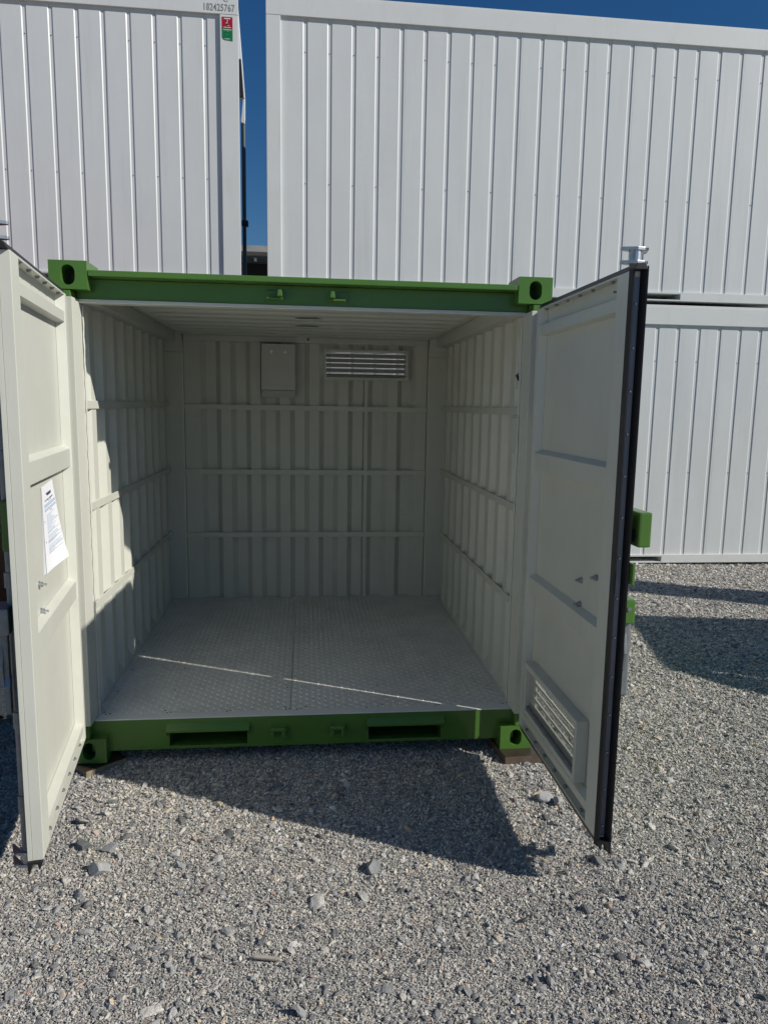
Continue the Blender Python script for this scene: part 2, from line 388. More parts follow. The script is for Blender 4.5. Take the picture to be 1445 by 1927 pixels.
mb.box(.308, .366, y0, y1, 5.303, 5.311); mb.box(.302, .372, y0, y1, 5.227, 5.232); mb.box(.3, .378, y0, y1, 5.206, 5.211)
mb.box(.337, .343, y0, y1, 5.195, 5.199); mb.box(.312, .360, y0, y1, 5.126, 5.130)
mb.prism([(.316, 5.266), (.338, 5.272), (.342, 5.268), (.338, 5.264)], 1, y0, y1); mb.prism([(.336, 5.276), (.342, 5.276), (.341, 5.3), (.337, 5.3)], 1, y0, y1)
mb.prism([(.334, 5.243), (.338, 5.252), (.342, 5.243)], 1, y0, y1)
mb.prism([(.345, 5.252), (.358, 5.246), (.352, 5.240)], 1, y0, y1)
part('sticker_lettering', mb, STWHT, upper_l, kind='stuff')
mb = MB(); mb.prism([(.322, 5.262), (.338, 5.268), (.352, 5.252), (.346, 5.236), (.330, 5.236)], 1, BY-.0018, BY-.0013)
for a in range(7):
    th = R(20+a*24); mb.prism([(.338+.02*math.cos(th), 5.262+.02*math.sin(th)), (.338+.04*math.cos(th-.05), 5.262+.036*math.sin(th-.05)), (.338+.04*math.cos(th+.06), 5.262+.036*math.sin(th+.06))], 1, BY-.0018, BY-.0013)
mb.box(.312, .362, BY-.0018, BY-.0013, 5.183, 5.185); mb.box(.312, .362, BY-.0018, BY-.0013, 5.15, 5.152); mb.box(.312, .314, BY-.0018, BY-.0013, 5.152, 5.183); mb.box(.36, .362, BY-.0018, BY-.0013, 5.152, 5.183)
part('sticker_pictogram', mb, BLACKM, upper_l, kind='stuff')
# ------------------------------------------------------------------ mast and hall seen through the gap
t = thing('steel_mast', 'dark steel mast with pale slanted arm in the gap between the white containers', 'mast', (.25, 7.1, GZ))
mpx = .258
part('pole', MB().tube((mpx-.012, 7.1, GZ), (mpx, 7.1, 5.40), .028, 12), STEELD, t, smooth=True)
part('joint', MB().prism([(mpx-.035, 5.37), (mpx+.022, 5.35), (mpx+.026, 5.66), (mpx-.002, 5.66)], 1, 7.07, 7.13), WHITEF, t, .008)
part('arm', MB().prism([(mpx-.05, 5.665), (mpx+.026, 5.665), (mpx-.058, 6.85), (mpx-.21, 7.9), (mpx-.30, 7.9)], 1, 7.06, 7.14), WHITEF, t, .006)
part('sleeve', MB().prism([(mpx-.058, 5.668), (mpx+.012, 5.668), (mpx-.018, 6.13), (mpx-.12, 6.13)], 1, 7.03, 7.0595), RUBBER, t, .004)
part('pole_clamp', MB().box(mpx-.035, mpx+.05, 7.05, 7.15, 4.06, 4.13), RUBBER, t, .005)
hall = thing('concrete_hall', 'grey concrete hall with dark open front beyond the white containers', 'building', (0, 20, GZ))
hy = 15.0
part('roof_beam', MB().box(-14, 12, hy, hy+7, 5.30, 5.445), CONC, hall)
part('crane_rail', MB().box(-14, 12, hy+.45, hy+.55, 5.275, 5.2995), GALVD, hall)
part('eaves_girder', MB().box(-14, 12, hy+.5, hy+.7, 5.155, 5.245), STEELD, hall, label='grey girder under the hall eaves')
part('rear_wall', MB().box(-14, 12, hy+1.4, hy+1.6, GZ, 5.298), DARKW, hall)  # black sheet set close behind the front, standing in for the shaded interior
for xx in (-13.8, -7.5, 4.5, 11.4): part('column', MB().box(xx, xx+.4, hy+.1, hy+.5, GZ, 5.298), CONC, hall)
part('wall_lamp', MB().box(-.18, -.12, hy+.40, hy+.49, 5.165, 5.235), WHITEF, hall)

# ------------------------------------------------------------------ the green storage container
W, D, H = 2.2, 2.44, 2.27
box = thing('storage_container', 'small green storage container with both cream doors standing open', 'container', (W/2, D/2, 0))
# corner castings
cast = None
for (cx, top) in ((0, 1), (1, 1), (0, 0), (1, 0)):
    for back in (0, 1):
        x0, x1 = (0, .157) if cx == 0 else (W-.157, W)
        z0, z1 = (H-.118, H) if top else (0, .118)
        mb = MB()
        if not back: plate_with_hole(mb, (x0, x1, z0, z1), slot(.029, .042), 1, 0.0, .178)
        else: mb.box(x0, x1, D-.178, D, z0, z1)
        part('corner_casting', mb, GREEN, box, .004 if back else 0)
# front posts, sill beam, header
for a, b in ((0, .085), (W-.085, W)):
    part('corner_post', MB().box(a, b, .003, .11, .119, H-.119), GREEN, box, .004)
    part('corner_post', MB().box(a+(.0 if a == 0 else .0), b, D-.12, D-.002, .119, H-.119), GREEN, box, .004)
xA, xB = .158, W-.158
mb = MB()
pk = [(.437, .803), (1.392, 1.752)]
xx = xA-.08
for a, b in pk:
    mb.box(xx, a, .05, .09, .034, .186); mb.box(a, b, .05, .09, .131, .186); mb.box(a, b, .05, .09, .034, .049); xx = b
mb.box(xx, xB+.08, .05, .09, .034, .186)
part('sill_beam', mb, GREEN, box, .002)
for a, b in pk:
    mb = MB(); mb.box(a-.004, a-.0005, .052, 2.3, .049, .131); mb.box(b+.0005, b+.004, .052, 2.3, .049, .131)
    mb.box(a, b, .092, 2.3, .043, .048); mb.box(a, b, .092, 2.3, .132, .137); mb.box(a, b, 1.2, 1.205, .05, .13)
    part('fork_pocket', mb, GREEN, box)
    mb = MB(); mb.prism([(.0495, .163), (.022, .138), (.022, .128), (.028, .128), (.0495, .150)], 0, a-.012, b+.012)
    mb.prism([(.0495, .128), (.022, .128), (.0495, .100)], 0, a-.012, a-.006); mb.prism([(.0495, .128), (.022, .128), (.0495, .100)], 0, b+.006, b+.012)
    part('pocket_hood', mb, GREEN, box)
def keeper(xc, zc, flip):
    mb = MB(); mb.box(xc-.042, xc+.042, .042, .0495, zc-.03, zc+.03)
    s = -1 if flip else 1
    mb.box(xc-.034, xc+.034, .012, .042, zc+s*.008, zc+s*.026) if s > 0 else mb.box(xc-.034, xc+.034, .020, .042, zc-.026, zc-.014)
    mb.box(xc-.034, xc-.018, .010, .041, zc-.022, zc+.0075); mb.box(xc+.018, xc+.034, .010, .041, zc-.022, zc+.0075)
    part('lock_keeper', mb, GREEN, box, .004)
for xc in (.952, 1.238): keeper(xc, .112, False)
for xc, s in ((.945, 1), (1.225, -1)):
    mb = MB(); mb.box(xc-.045, xc+.045, .070, .0795, 2.14, 2.185); mb.box(xc-.036, xc+.036, .034, .070, 2.142, 2.150)
    mb.prism([(xc+s*.012, 2.150), (xc+s*.036, 2.150), (xc+s*.033, 2.178), (xc+s*.016, 2.178)], 1, -.005, .0695)
    part('lock_keeper', mb, GREEN, box, .004)
mb = MB(); mb.box(xA-.07, xB+.07, .080, .136, 2.122, 2.208)
mb2 = MB(); mb2.box(xA+.001, xB-.001, .002, .17, 2.2085, 2.234)
part('header_beam', mb, GREEN, box, .003); part('header_flange', mb2, GREEN, box, .004)
part('header_lip', MB().box(.0975, W-.0975, .072, .1365, 2.106, 2.1215), CREAM, box, .002)
# jambs that close the corner posts
for s in (0, 1):
    a, b = (.067, .097) if s == 0 else (W-.097, W-.067)
    part('door_jamb', MB().box(a, b, -.018, .11, .19, 2.119), CREAM, box, .003)
    part('sun_gap_lip', MB().box(*((.002, .063) if s == 0 else (W-.063, W-.002)), -.043, .0028, .19, 2.119), CREAM, box, .002)  # strip added to narrow the gap that lets the sun line through
    wx = b+.004 if s == 0 else a-.004
    zz = np.arange(.2, 2.1, .012); rad = .0035+.0018*rng.random(len(zz))
    part('weld_seam', MB().path([(wx+.001*math.sin(z*60), .1145, z) for z in zz], rad, 5), CREAM, box, smooth=True)
# side walls
PER = .219
def corr(t0, t1, d_in, depth):
    prof = []; t_ = t0; k = 0
    fl, sl = .072, .0375
    prof.append((t_, d_in))
    while True:
        for dt, dd in ((fl, d_in), (sl, d_in+depth), (fl, d_in+depth), (sl, d_in)):
            t_ += dt
            if t_ >= t1: prof.append((t1, prof[-1][1])); return prof
            prof.append((t_, dd))
wall_z0, wall_z1 = .176, 2.12
for s in (0, 1):
    mb = MB()
    pr = [(.106, .076), (.135, .076)]+[(a, b) for a, b in corr(.172, 2.262, .034, .042)]
    if s == 0: mb.sheet([(a, b) for a, b in pr], wall_z0, wall_z1, -.003, 0, 1, lambda t_, d, z: (d, t_, z))
    else: mb.sheet([(a, W-b) for a, b in pr], wall_z0, wall_z1, .003, 0, 1, lambda t_, d, z: (d, t_, z))
    part('side_wall', mb, [CREAM, GREEN], box)
    for zc in (1.664, 1.187, .706):
        a, b = (.0765, .0825) if s == 0 else (W-.0825, W-.0765)
        part('lashing_rail', MB().box(a, b, .112, 2.205, zc-.019, zc+.019), CREAM, box, .0015)
    # plinth angle along floor
    a, b = (.040, .076) if s == 0 else (W-.076, W-.040)
    part('skirting', MB().prism([(a if s == 0 else b, .262), (b if s == 0 else a, .19), (a if s == 0 else b, .19)], 1, .14, 2.2), CREAM, box)
    # roof side rail
    a, b = (.012, .135) if s == 0 else (W-.135, W-.012)
    part('roof_rail', MB().box(a, b, .137, 2.3, 2.121, 2.195), [CREAM], box, .004)
    o0, o1 = (.003, .0115) if s == 0 else (W-.0115, W-.003)
    part('side_rail', MB().box(o0, o1, .18, D-.18, 2.10, 2.24), GREEN, box); part('side_rail', MB().box(o0 if s == 0 else o0-.06, o1+.06 if s == 0 else o1, .18, D-.18, .03, .175), GREEN, box)
    # inner rear post
    a, b = (.040, .180) if s == 0 else (2.014, W-.040)
    part('rear_post', MB().box(a, b, 2.236, 2.30, .19, 2.050), CREAM, box, .003)
    part('post_head', MB().box(a, b, 2.222, 2.30, 2.0505, 2.196), CREAM, box, .003)
    # 5 vent holes
    hx = .0345 if s == 0 else W-.0345
    mb = MB()
    for yy, zz in ((.283, 2.083), (.32, 2.078), (.303, 2.056), (.285, 2.03), (.322, 2.026)):
        mb.tube((hx, yy, zz), (hx+(.0015 if s == 0 else -.0015), yy, zz), .0055, 8)
    part('vent_holes', mb, SCREWD, box, kind='stuff')
# rear wall
def clip(pr, a, b):
    out = []
    for (t0, d0), (t1, d1) in zip(pr[:-1], pr[1:]):
        lo, hi = max(t0, a), min(t1, b)
        if hi - lo < 1e-6: continue
        g = lambda t_: d0+(d1-d0)*(t_-t0)/(t1-t0)
        if not out: out.append((lo, g(lo)))
        out.append((hi, g(hi)))
    return out
VX0, VX1, VZ0, VZ1 = 1.236, 1.834, 1.890, 2.076
pa = [(.19, 2.250), (.235, 2.250)]+[(a, b) for a, b in corr(.2355, 1.515, 2.250, .044)]+[(1.521, 2.254)]
pb = [(1.524, 2.247), (1.552, 2.247), (1.59, 2.291), (1.668, 2.291), (1.706, 2.247), (1.778, 2.247), (1.816, 2.291), (1.885, 2.291), (1.92, 2.247), (2.003, 2.247)]
for pr in (pa, pb):
    mb = MB()
    for q, z0, z1 in ((clip(pr, 0, VX0), wall_z0, 2.140), (clip(pr, VX0, VX1), wall_z0, VZ0), (clip(pr, VX0, VX1), VZ1, 2.140), (clip(pr, VX1, 3), wall_z0, 2.140)):
        if len(q) > 1: mb.sheet(q, z0, z1, .003, 0, 1)
    part('rear_wall', mb, [CREAM, GREEN], box)
part('seam_backing', MB().box(1.505, 1.545, 2.2965, 2.3, wall_z0, VZ0-.01), GREEN, box); part('seam_backing', MB().box(1.505, 1.545, 2.2965, 2.3, VZ1+.004, 2.133), GREEN, box)  # backing added behind the wall seam to keep daylight out
for zc in (1.655, 1.170, .688):
    part('lashing_rail', MB().box(.188, 2.005, 2.2345, 2.2465, zc-.019, zc+.019), CREAM, box, .0015)
part('rear_header', MB().box(.195, 2.0025, 2.215, 2.29, 2.134, 2.196), CREAM, box, .004)
part('header_bolt', MB().tube((1.1, 2.215, 2.16), (1.1, 2.210, 2.16), .009, 10), SCREWD, box)
# roof with pressed corrugations that die out before the sides
gx = np.concatenate([np.linspace(.135, .40, 14), np.linspace(.46, W-.46, 9), np.linspace(W-.40, W-.135, 14)]); gy = np.linspace(.137, 2.3, 150)
GX, GY = np.meshgrid(gx, gy)
e = np.clip((np.minimum(GX, W-GX)-.17)/.16, 0, 1); e = np.sqrt(1-(1-e)**2)
ph = ((GY-.16)/.209) % 1.0
pr_ = np.clip(1-np.abs(ph-.5)*2, 0, 1); bulge = np.clip((pr_-.30*1 + .0)/.28, 0, 1)*1.0
bulge = np.clip((pr_-(1-e*.62))/.22, 0, 1)
GZt = 2.194-.024*bulge
n0 = len(gx); ii = np.arange(GX.size).reshape(GX.shape)
fc = np.stack([ii[:-1, :-1].ravel(), ii[:-1, 1:].ravel(), ii[1:, 1:].ravel(), ii[1:, :-1].ravel()], 1)
vs = np.stack([GX.ravel(), GY.ravel(), GZt.ravel()], 1)
mb = MB(); mb.add(vs.tolist(), fc.tolist()); me = mb.mesh('roof_lining', [CREAM]); smooth_angle(me, 60); link('roof_lining', me, box)
part('roof', MB().box(.012, W-.012, .175, D-.05, 2.2005, 2.232), GREEN, box)
part('ceiling_patch', MB().box(1.02, 1.16, 1.0, 1.06, 2.164, 2.169), CREAM, box); part('ceiling_patch', MB().box(1.02, 1.16, 1.42, 1.47, 2.164, 2.169), CREAM, box)
# floor: two checker plates with raised tears
FZ = .190
for a, b in ((.040, 1.0065), (1.0095, W-.040)):
    fp = part('floor_plate', MB().box(a, b, .104, 2.27, FZ-.006, FZ), FLOORP, box)
    vs = []; fs = []; sp = .0312; j = 0
    yv = .122
    while yv < 2.2:
        i = 0; xv = max(a, .085)+.018
        while xv < min(b, W-.085)-.012:
            ang = R(45) if (i+j) % 2 else R(-45)
            ca, sa = math.cos(ang), math.sin(ang); l, w_ = .0128, .0036; o = len(vs)
            for px_, py_, pz_ in ((-l, 0, 0), (-l*.45, -w_, 0), (l*.45, -w_, 0), (l, 0, 0), (l*.45, w_, 0), (-l*.45, w_, 0), (-l*.5, 0, .0028), (l*.5, 0, .0028)):
                vs.append((xv+px_*ca-py_*sa, yv+px_*sa+py_*ca, FZ+pz_-(.0002 if pz_ == 0 else 0)))
            fs += [(o, o+1, o+6), (o+1, o+2, o+7, o+6), (o+2, o+3, o+7), (o+3, o+4, o+7), (o+4, o+5, o+6, o+7), (o+5, o, o+6)]
            i += 1; xv += sp
        j += 1; yv += sp*.92
    mb = MB(); mb.add(vs, fs); part('tread_pattern', mb, FLOORP, fp, kind='stuff')
    bl = MB()
    for yy in (.14, .40, .72, 1.02, 1.35, 1.7, 2.05):
        for xx in (a+.075, (a+b)/2-.12, b-.022):
            if .09 < xx < W-.09: bl.tube((xx, yy, FZ), (xx, yy, FZ+.0012), .0052, 8)
    for xx in np.linspace(max(a, .1)+.03, min(b, W-.1)-.02, 4): bl.tube((xx, .112, FZ), (xx, .112, FZ+.0012), .0052, 8); bl.tube((xx+.018, .118, FZ), (xx+.018, .118, FZ+.0012), .0045, 8)
    part('floor_bolts', bl, SCREWD, fp, kind='stuff')
part('threshold_strip', MB().box(.0975, W-.0975, .047, .1035, .187, .1925), TRIM, box, .0015)
# fittings on the right wall
mb = MB(); mb.box(W-.080, W-.0765, .15, .235, 2.025, 2.07); part('cable_plate', mb, CREAM, box, .001)
mb = MB(); mb.box(W-.084, W-.0765, .15, .24, 1.775, 1.815); part('cable_plate', mb, CREAM, box, .001)
mb = MB(); mb.prism([(.140, 1.632), (.262, 1.632), (.262, 1.465), (.140, 1.455)], 0, W-.100, W-.0855); part('socket_cover', mb, CREAM, box, .003)
mb = MB()
for k in range(5):
    pts = [(W-.0815, .185+.006*k, 1.8135), (W-.083-.002*(k % 3), .182+.009*k, 1.832), (W-.085-.003*((k*2) % 3), .17+.014*k+(.012 if k % 2 else -.006), 1.835+.007*(k % 3))]
    mb.path(pts, .0034, 6)
part('loose_cables', mb, SCREWD, box)
for a, b in ((.15, .215), (1.985, 2.04)):
    part('gap_backing', MB().box(a, b, 2.302, 2.306, .17, 2.2), DARKW, box)  # dark strips added behind the post gaps to stop light leaking in
# fuse box and vent on the rear wall
bx = thing('junction_box', 'grey cover box with two pale screws on the rear wall of the green container', 'box', (.885, 2.23, 1.73))
part('cover', MB().box(.760, 1.005, 2.160, 2.2385, 1.785, 2.118), BOX, bx, .003)
mb = MB(); mb.prism([(2.161, 1.782), (2.2385, 1.782), (2.2385, 1.732), (2.206, 1.732)], 0, .762, 1.003); part('lower_flap', mb, BOX, bx, .002)
for xx in (.832, .934): part('screw', MB().tube((xx, 2.160, 2.062), (xx, 2.152, 2.062), .0155, 14, .012), SCREWW, bx, smooth=True)
def vent(parent, M, w, h, mat_frame, fr=.03, nslat=5, mesh_v=.006, drop=.030, dep=-.034, top=.012, ms=None):
    # frame opening w x h in local (a right, b up, c towards the viewer)
    tf = lambda a, b, c_: M @ Vector((a, b, c_))
    mb = MB(tf)
    mb.box(-w/2-fr, w/2+fr, h/2, h/2+fr, dep, top); mb.box(-w/2-fr, w/2+fr, -h/2-fr, -h/2, dep, top)
    mb.box(-w/2-fr, -w/2, -h/2+.0005, h/2-.0005, dep, top-.0005); mb.box(w/2, w/2+fr, -h/2+.0005, h/2-.0005, dep, top-.0005)
    v = part('ventilation_grille', mb, mat_frame, parent)
    for k in range(nslat):
        b = -h/2+h*(k+.5)/nslat
        part('slat', MB(tf).prism([(b-drop, -.052), (b-drop+.0025, -.054), (b+.0085, -.016), (b+.006, -.014)], 0, -w/2+.001, w/2-.001), ms or CREAM, v)
    me = bpy.data.meshes.new('insect_mesh'); me.from_pydata([(-w/2+.001, 0, -h/2+.001), (w/2-.001, 0, -h/2+.001), (w/2-.001, 0, h/2-.001), (-w/2+.001, 0, h/2-.001)], [], [(0, 1, 2, 3)])
    me.materials.append(MESHS); o = link('insect_mesh', me, v)
    o.matrix_parent_inverse = Matrix.Identity(4)
    o.matrix_local = M @ Matrix(((1, 0, 0, 0), (0, 0, 1, 0), (0, -1, 0, -mesh_v), (0, 0, 0, 1)))
    mb = MB(tf); mb.box(-w/2, w/2, -h/2+.001, -h/2+.014, -.012, .004); part('bottom_lip', mb, GALVD, v)
    return v
Mrear = Matrix(((1, 0, 0, 1.535), (0, 0, -1, 2.226), (0, 1, 0, 1.983), (0, 0, 0, 1)))
v0 = vent(box, Mrear, .598, .186, CREAM, .019, 5, .006, .017, ms=BOXD)

# ------------------------------------------------------------------ doors
BR_V, BR_U = -.072, .85
def make_door(right):
    if right:
        h = Vector((2.113, -.03, 0)); d = Vector((-.002, -1, 0)).normalized(); n = Vector((-1, .002, 0)).normalized()
    else:
        h = Vector((.085, -.04, 0)); d = Vector((.128, -.93, 0)).normalized(); n = Vector((-d.y, d.x, 0))
    tf = lambda u, v, z: h+d*u+n*v+Vector((0, 0, z))
    B = lambda: MB(tf)
    uh, uf, zb, zt = .034, .978, .160, 2.120
    if not right: uh, uf = .03, .946
    ofs = -.0465; pan = -.038
    def holed(v0_, v1_, g):
        mb = B(); a, b = uh+g, uf-g
        if not right: return mb.box(a, b, v0_, v1_, zb+g, zt-g)
        ua, ub, za, zc_ = .149, .761, .287, .485
        mb.box(a, ua, v0_, v1_, zb+g, zt-g); mb.box(ub, b, v0_, v1_, zb+g, zt-g)
        mb.box(ua, ub, v0_, v1_, zb+g, za); mb.box(ua, ub, v0_, v1_, zc_, zt-g); return mb
    door = part('door', holed(ofs, pan, .002), [CREAM], box)
    door['label'] = 'right door seen from inside in shade' if right else 'left door with sunlit inner face'
    part('outer_skin', holed(ofs-.0035, ofs-.0005, .001), GREEN, door)
    st = .885 if right else .845
    # stiles with the sloped inner shoulders
    part('hinge_stile', B().prism([(uh, 0), (.062, 0), (.078, pan+.0005), (uh, pan+.0005)], 2, zb, zt), CREAM, door, .002)
    part('free_stile', B().prism([(uf, 0), (st, 0), (st-.014, pan+.0005), (uf, pan+.0005)], 2, zb, zt), CREAM, door, .003)
    u0_, u1_ = .0785, st-.0145
    part('top_flange', B().box(.063, st-.001, pan+.001, -.001, zt-.006, zt), CREAM, door)
    part('bottom_flange', B().box(.063, st-.001, pan+.001, -.001, zb, zb+.006), CREAM, door)
    part('top_rail', B().prism([(pan+.001, 2.052), (-.004, 2.046), (-.004, 2.004), (pan+.001, 1.998)], 0, .066, st-.004), CREAM, door, .001)
    part('bottom_rail', B().prism([(pan+.001, .252), (-.004, .238), (-.004, .205), (pan+.001, .199)], 0, .066, st-.004), CREAM, door, .001)
    for z0, z1 in ((1.398, 1.492), (.822, .916)):
        part('cross_bar', B().prism([(pan+.001, z1+.004), (-.006, z1-.012), (-.006, z0+.006), (pan+.001, z0)], 0, .064, st-.006), CREAM, door, .002)
    for k in range(6):
        u = .12+.13*k if k < 5 else st-.07
        for zf, s in ((zt-.006, -1), (zb+.006, 1)):
            part('bolt', B().tube((u, -.014, zf), (u, -.014, zf+s*.009), .0085, 8, .007), GALVD, door)
    for (u, z) in (((.633, 1.022), (.776, 1.066), (.632, .926)) if right else ((.63, 1.027), (.618, .925))):
        mb = B(); mb.tube((u, pan, z), (u, pan+.004, z), .013, 12); mb.tube((u, pan+.004, z), (u, pan+.013, z), .010, 6); mb.tube((u, pan+.013, z), (u, pan+.026, z), .0048, 8)
        part('handle_bolt', mb, GALV, door)
    if right:
        u, z = .84, 2.075
        mb = B(); mb.tube((u, pan+.002, z), (u, pan+.006, z), .013, 12); mb.tube((u, pan+.006, z), (u, pan+.014, z), .010, 6); mb.tube((u, pan+.014, z), (u, pan+.03, z), .0045, 8)
        part('handle_bolt', mb, GALV, door)
    # rubber seals
    mb = B(); mb.prism([(-.002, zt+.0005), (-.012, zt+.020), (-.040, zt+.022), (-.049, zt+.0005)], 0, uh+.01, uf+(.03 if right else .018)); 
    part('top_seal', mb, RUBBER, door, .002)
    mb = B(); mb.prism([(-.001, zb-.0005), (-.010, zb-.028), (-.014, zb-.028), (-.018, zb-.008), (-.034, zb-.008), (-.042, zb-.040), (-.047, zb-.040), (-.049, zb-.0005)], 0, uh+.01, uf+(.03 if right else .012))
    part('bottom_seal', mb, RUBBER, door)
    if right:
        mb = B(); mb.prism([(uf+.0005, .002), (uf+.018, -.003), (uf+.020, -.010), (uf+.004, -.017), (uf+.0005, -.017)], 2, zb-.022, zt+.006); part('edge_seal', mb, RUBBER, door, .0015)
        mb = B(); mb.prism([(uf+.0005, -.035), (uf+.004, -.035), (uf+.030, -.046), (uf+.032, -.050), (uf+.0005, -.050)], 2, zb-.045, zt+.012); part('edge_seal', mb, RUBBER, door, .0015)
        es = part('edge_strip', B().box(uf+.0005, uf+.005, -.0345, -.0175, zb+.01, zt-.02), STRIP, door, .001)
        for k in range(14):
            z = zb+.05+k*.139; mb = B(); mb.tube((uf+.005, -.0245, z), (uf+.009, -.0245, z), .0048, 8, .003); part('rivet', mb, GALV, es)
    else:
        part('edge_groove', B().box(uf+.0004, uf+.0022, -.0335, -.0005, zb+.001, zt-.004), CREAM, door, .0008)
        part('edge_plate', B().box(uf+.0004, uf+.0034, -.049, -.0345, zb+.001, zt-.004), CREAM, door, .0008)
    # hinges; the tall top plate is added to block sun in the gap
    for z, hh in ((.455, .02), (1.085, .02), (1.715, .032), (1.955, .15)):
        mb = B(); mb.box(-.028, uh+.05, -.064, -.0495, z-hh, z+hh); mb.tube((.004, -.07, z-hh-.002), (.004, -.07, z+hh+.002), .013, 12)
        part('hinge', mb, GREEN, door, .002)
    # locking bar with cams
    bar = part('locking_bar', B().tube((BR_U, BR_V, .105), (BR_U, BR_V, 2.205), .0165, 16), GALVD, door, smooth=True)
    for zc in (.118, 2.192):
        mb = B()
        for s in (-1, 1):
            zz = zc+s*.022
            mb.prism([(BR_U-.020, BR_V-.026), (BR_U+.020, BR_V-.026), (BR_U+.024, BR_V), (BR_U+.010, BR_V+.050), (BR_U-.002, BR_V+.052), (BR_U-.024, BR_V+.006)], 2, zz-.0055, zz+.0055)
            mb.prism([(BR_U+.004, BR_V-.022), (BR_U-.012, BR_V-.026), (BR_U-.046, BR_V-.052), (BR_U-.040, BR_V-.058), (BR_U+.016, BR_V-.040)], 2, zz-.0045, zz+.0045)
        mb.tube((BR_U, BR_V, zc-.020), (BR_U, BR_V, zc+.020), .021, 14)
        part('cam', mb, GALV, bar, .0015)
    for z in (.32, .62, 1.49, 1.93):
        mb = B(); mb.tube((BR_U, BR_V, z-.03), (BR_U, BR_V, z+.03), .0205, 14); mb.box(BR_U-.045, BR_U+.045, -.055, -.0488, z-.03, z+.03)
        part('bar_guide', mb, GALVD, bar, .001)
    mb = B(); mb.tube((BR_U, BR_V, 1.075), (BR_U, BR_V, 1.125), .022, 14); part('bar_collar', mb, GALVD, bar)
    # handle in its retainer
    hu = .865
    hd_ = part('handle_bracket', B().box(hu-.06, hu+.05, -.128, -.072, .930, 1.018), GALVD if not right else GREEN, door, .006)
    part('bracket_rivet', B().tube((hu+.05, -.104, .985), (hu+.0535, -.104, .985), .0075, 12), GALVD, hd_)
    hv = -.104
    mb = B(); mb.prism([(hu+.006, .935), (hu+.030, .935), (hu+.034, .66), (hu+.010, .645)], 1, hv-.021, hv+.021)
    han = part('handle', mb, GALVD, door, .006)
    mb = B(); mb.prism([(hu+.0285, .90), (hu+.046, .82), (hu+.036, .755), (hu+.0305, .755)], 1, hv-.006, hv+.006); part('handle_rib', mb, GALVD, han, .002)
    if not right:
        part('handle_tape', B().prism([(hu+.005, .783), (hu+.0335, .783), (hu+.0338, .752), (hu+.006, .752)], 1, hv-.0218, hv+.0218), TAPE, han)
        uq = hu+.0345
            # lettering runs down the handle, on its end face towards the viewer (normal = d)
        px_ = Vector((0, 0, -1)); nz_ = d; py_ = nz_.cross(px_)
        Mt = Matrix((px_, py_, nz_)).transposed().to_4x4(); Mt.translation = tf(uq+.0012, hv, .70)
        text_part('embossed_lettering', 'THOS. SOUTH', .017, GALV, Mt, han, extrude=.0008)
    # padlock box
    if right:
        mb = B()
        y0, y1 = .895, 1.022
        mb.box(y0, y1, -.113, -.069, 1.226, 1.344)
        lb = part('lock_box', mb, GREEN, door, .006)
        mb = B(); mb.tube((.985, -.0685, 1.262), (.985, -.066, 1.262), .021, 16); part('shackle_hole', mb, SCREWD, lb)
        part('lock_plate', B().box(.93, 1.03, -.062, -.053, 1.10, 1.172), GREEN, door, .002)
    else:
        lb = part('lock_box', B().prism([(.70, 1.20), (.90, 1.20), (.90, 1.365), (.70, 1.365)], 1, -.082, -.0495), GREEN, door, .006)
        part('lock_bolt', B().box(.80, .90, -.128, -.0825, 1.262, 1.276), GREEN, lb, .002)
    if right:
        Mv = Matrix((( -d.x, 0, n.x, 0), (-d.y, 0, n.y, 0), (0, 1, 0, 0), (0, 0, 0, 1)))
        Mv.translation = tf(.455, -.002, .386)
        vent(door, Mv, .612, .198, CREAM, .024, 5, .006)
    return door, tf, n, d
doorL, tfL, nL, dL = make_door(False)
doorR, tfR, nR, dR = make_door(True)

# paper taped to the left door, lower corner curling
ph_ = thing('paper_sheets', 'white printed sheets taped to the inside of the left door', 'paper', tuple(tfL(.4, -.028, 1.04)))
def pv(a, b):    # a 0..1 across (0 at the free-edge side), b 0..1 down
    return -.0365+.048*(b**1.7)*(a**1.3)+.003*math.sin(b*5)*a
def pt(a, b, lift=0):
    return (.515-.205*a, pv(a, b)+lift, 1.362-.325*b+.012*a*(1-b)+.028*a*b)
def psheet(lift, sk=0):
    na, nb = 10, 18; mb = MB(tfL)
    vs = [pt(i/na, j/nb, lift*(j/nb)*1.0+lift*.2) for j in range(nb+1) for i in range(na+1)]
    vs = [(a+sk*(1.362-z), b, z) for a, b, z in vs]
    mb.add(vs, [(j*(na+1)+i, j*(na+1)+i+1, (j+1)*(na+1)+i+1, (j+1)*(na+1)+i) for j in range(nb) for i in range(na)]); return mb
part('sheet', psheet(.004), PAPER, ph_, smooth=True)
part('sheet', psheet(.0008, .03), PAPER, ph_, smooth=True)
part('sheet', psheet(-.001, .06), PAPER, ph_, smooth=True)
def strip(mb, a0, a1, b0, b1):
    k = 5; L = lambda b: .004*b+.0008+.0011
    vs = [pt(a0+(a1-a0)*i/k, b, L(b)) for b in (b0, b1) for i in range(k+1)]
    mb.add(vs, [(i, i+1, k+2+i, k+1+i) for i in range(k)])
mb = MB(tfL); mi = MB(tfL)
strip(mb, .36, .72, .100, .128); strip(mb, .30, .44, .098, .106); strip(mb, .42, .70, .122, .136)      # letterhead mark
x = .2
for wd in (.07, .16, .28): strip(mb, x, x+wd, .172, .186); x += wd+.05
strip(mb, .42, .66, .196, .201); strip(mb, .5, .64, .318, .325)
strip(mi, .15, .95, .218, .258); strip(mi, .15, .95, .272, .304)
for k in range(34):
    b = .345+k*.0135
    if k % 9 == 8: continue
    strip(mi, .24, .24+.25+.5*rng.random(), b, b+.0075)
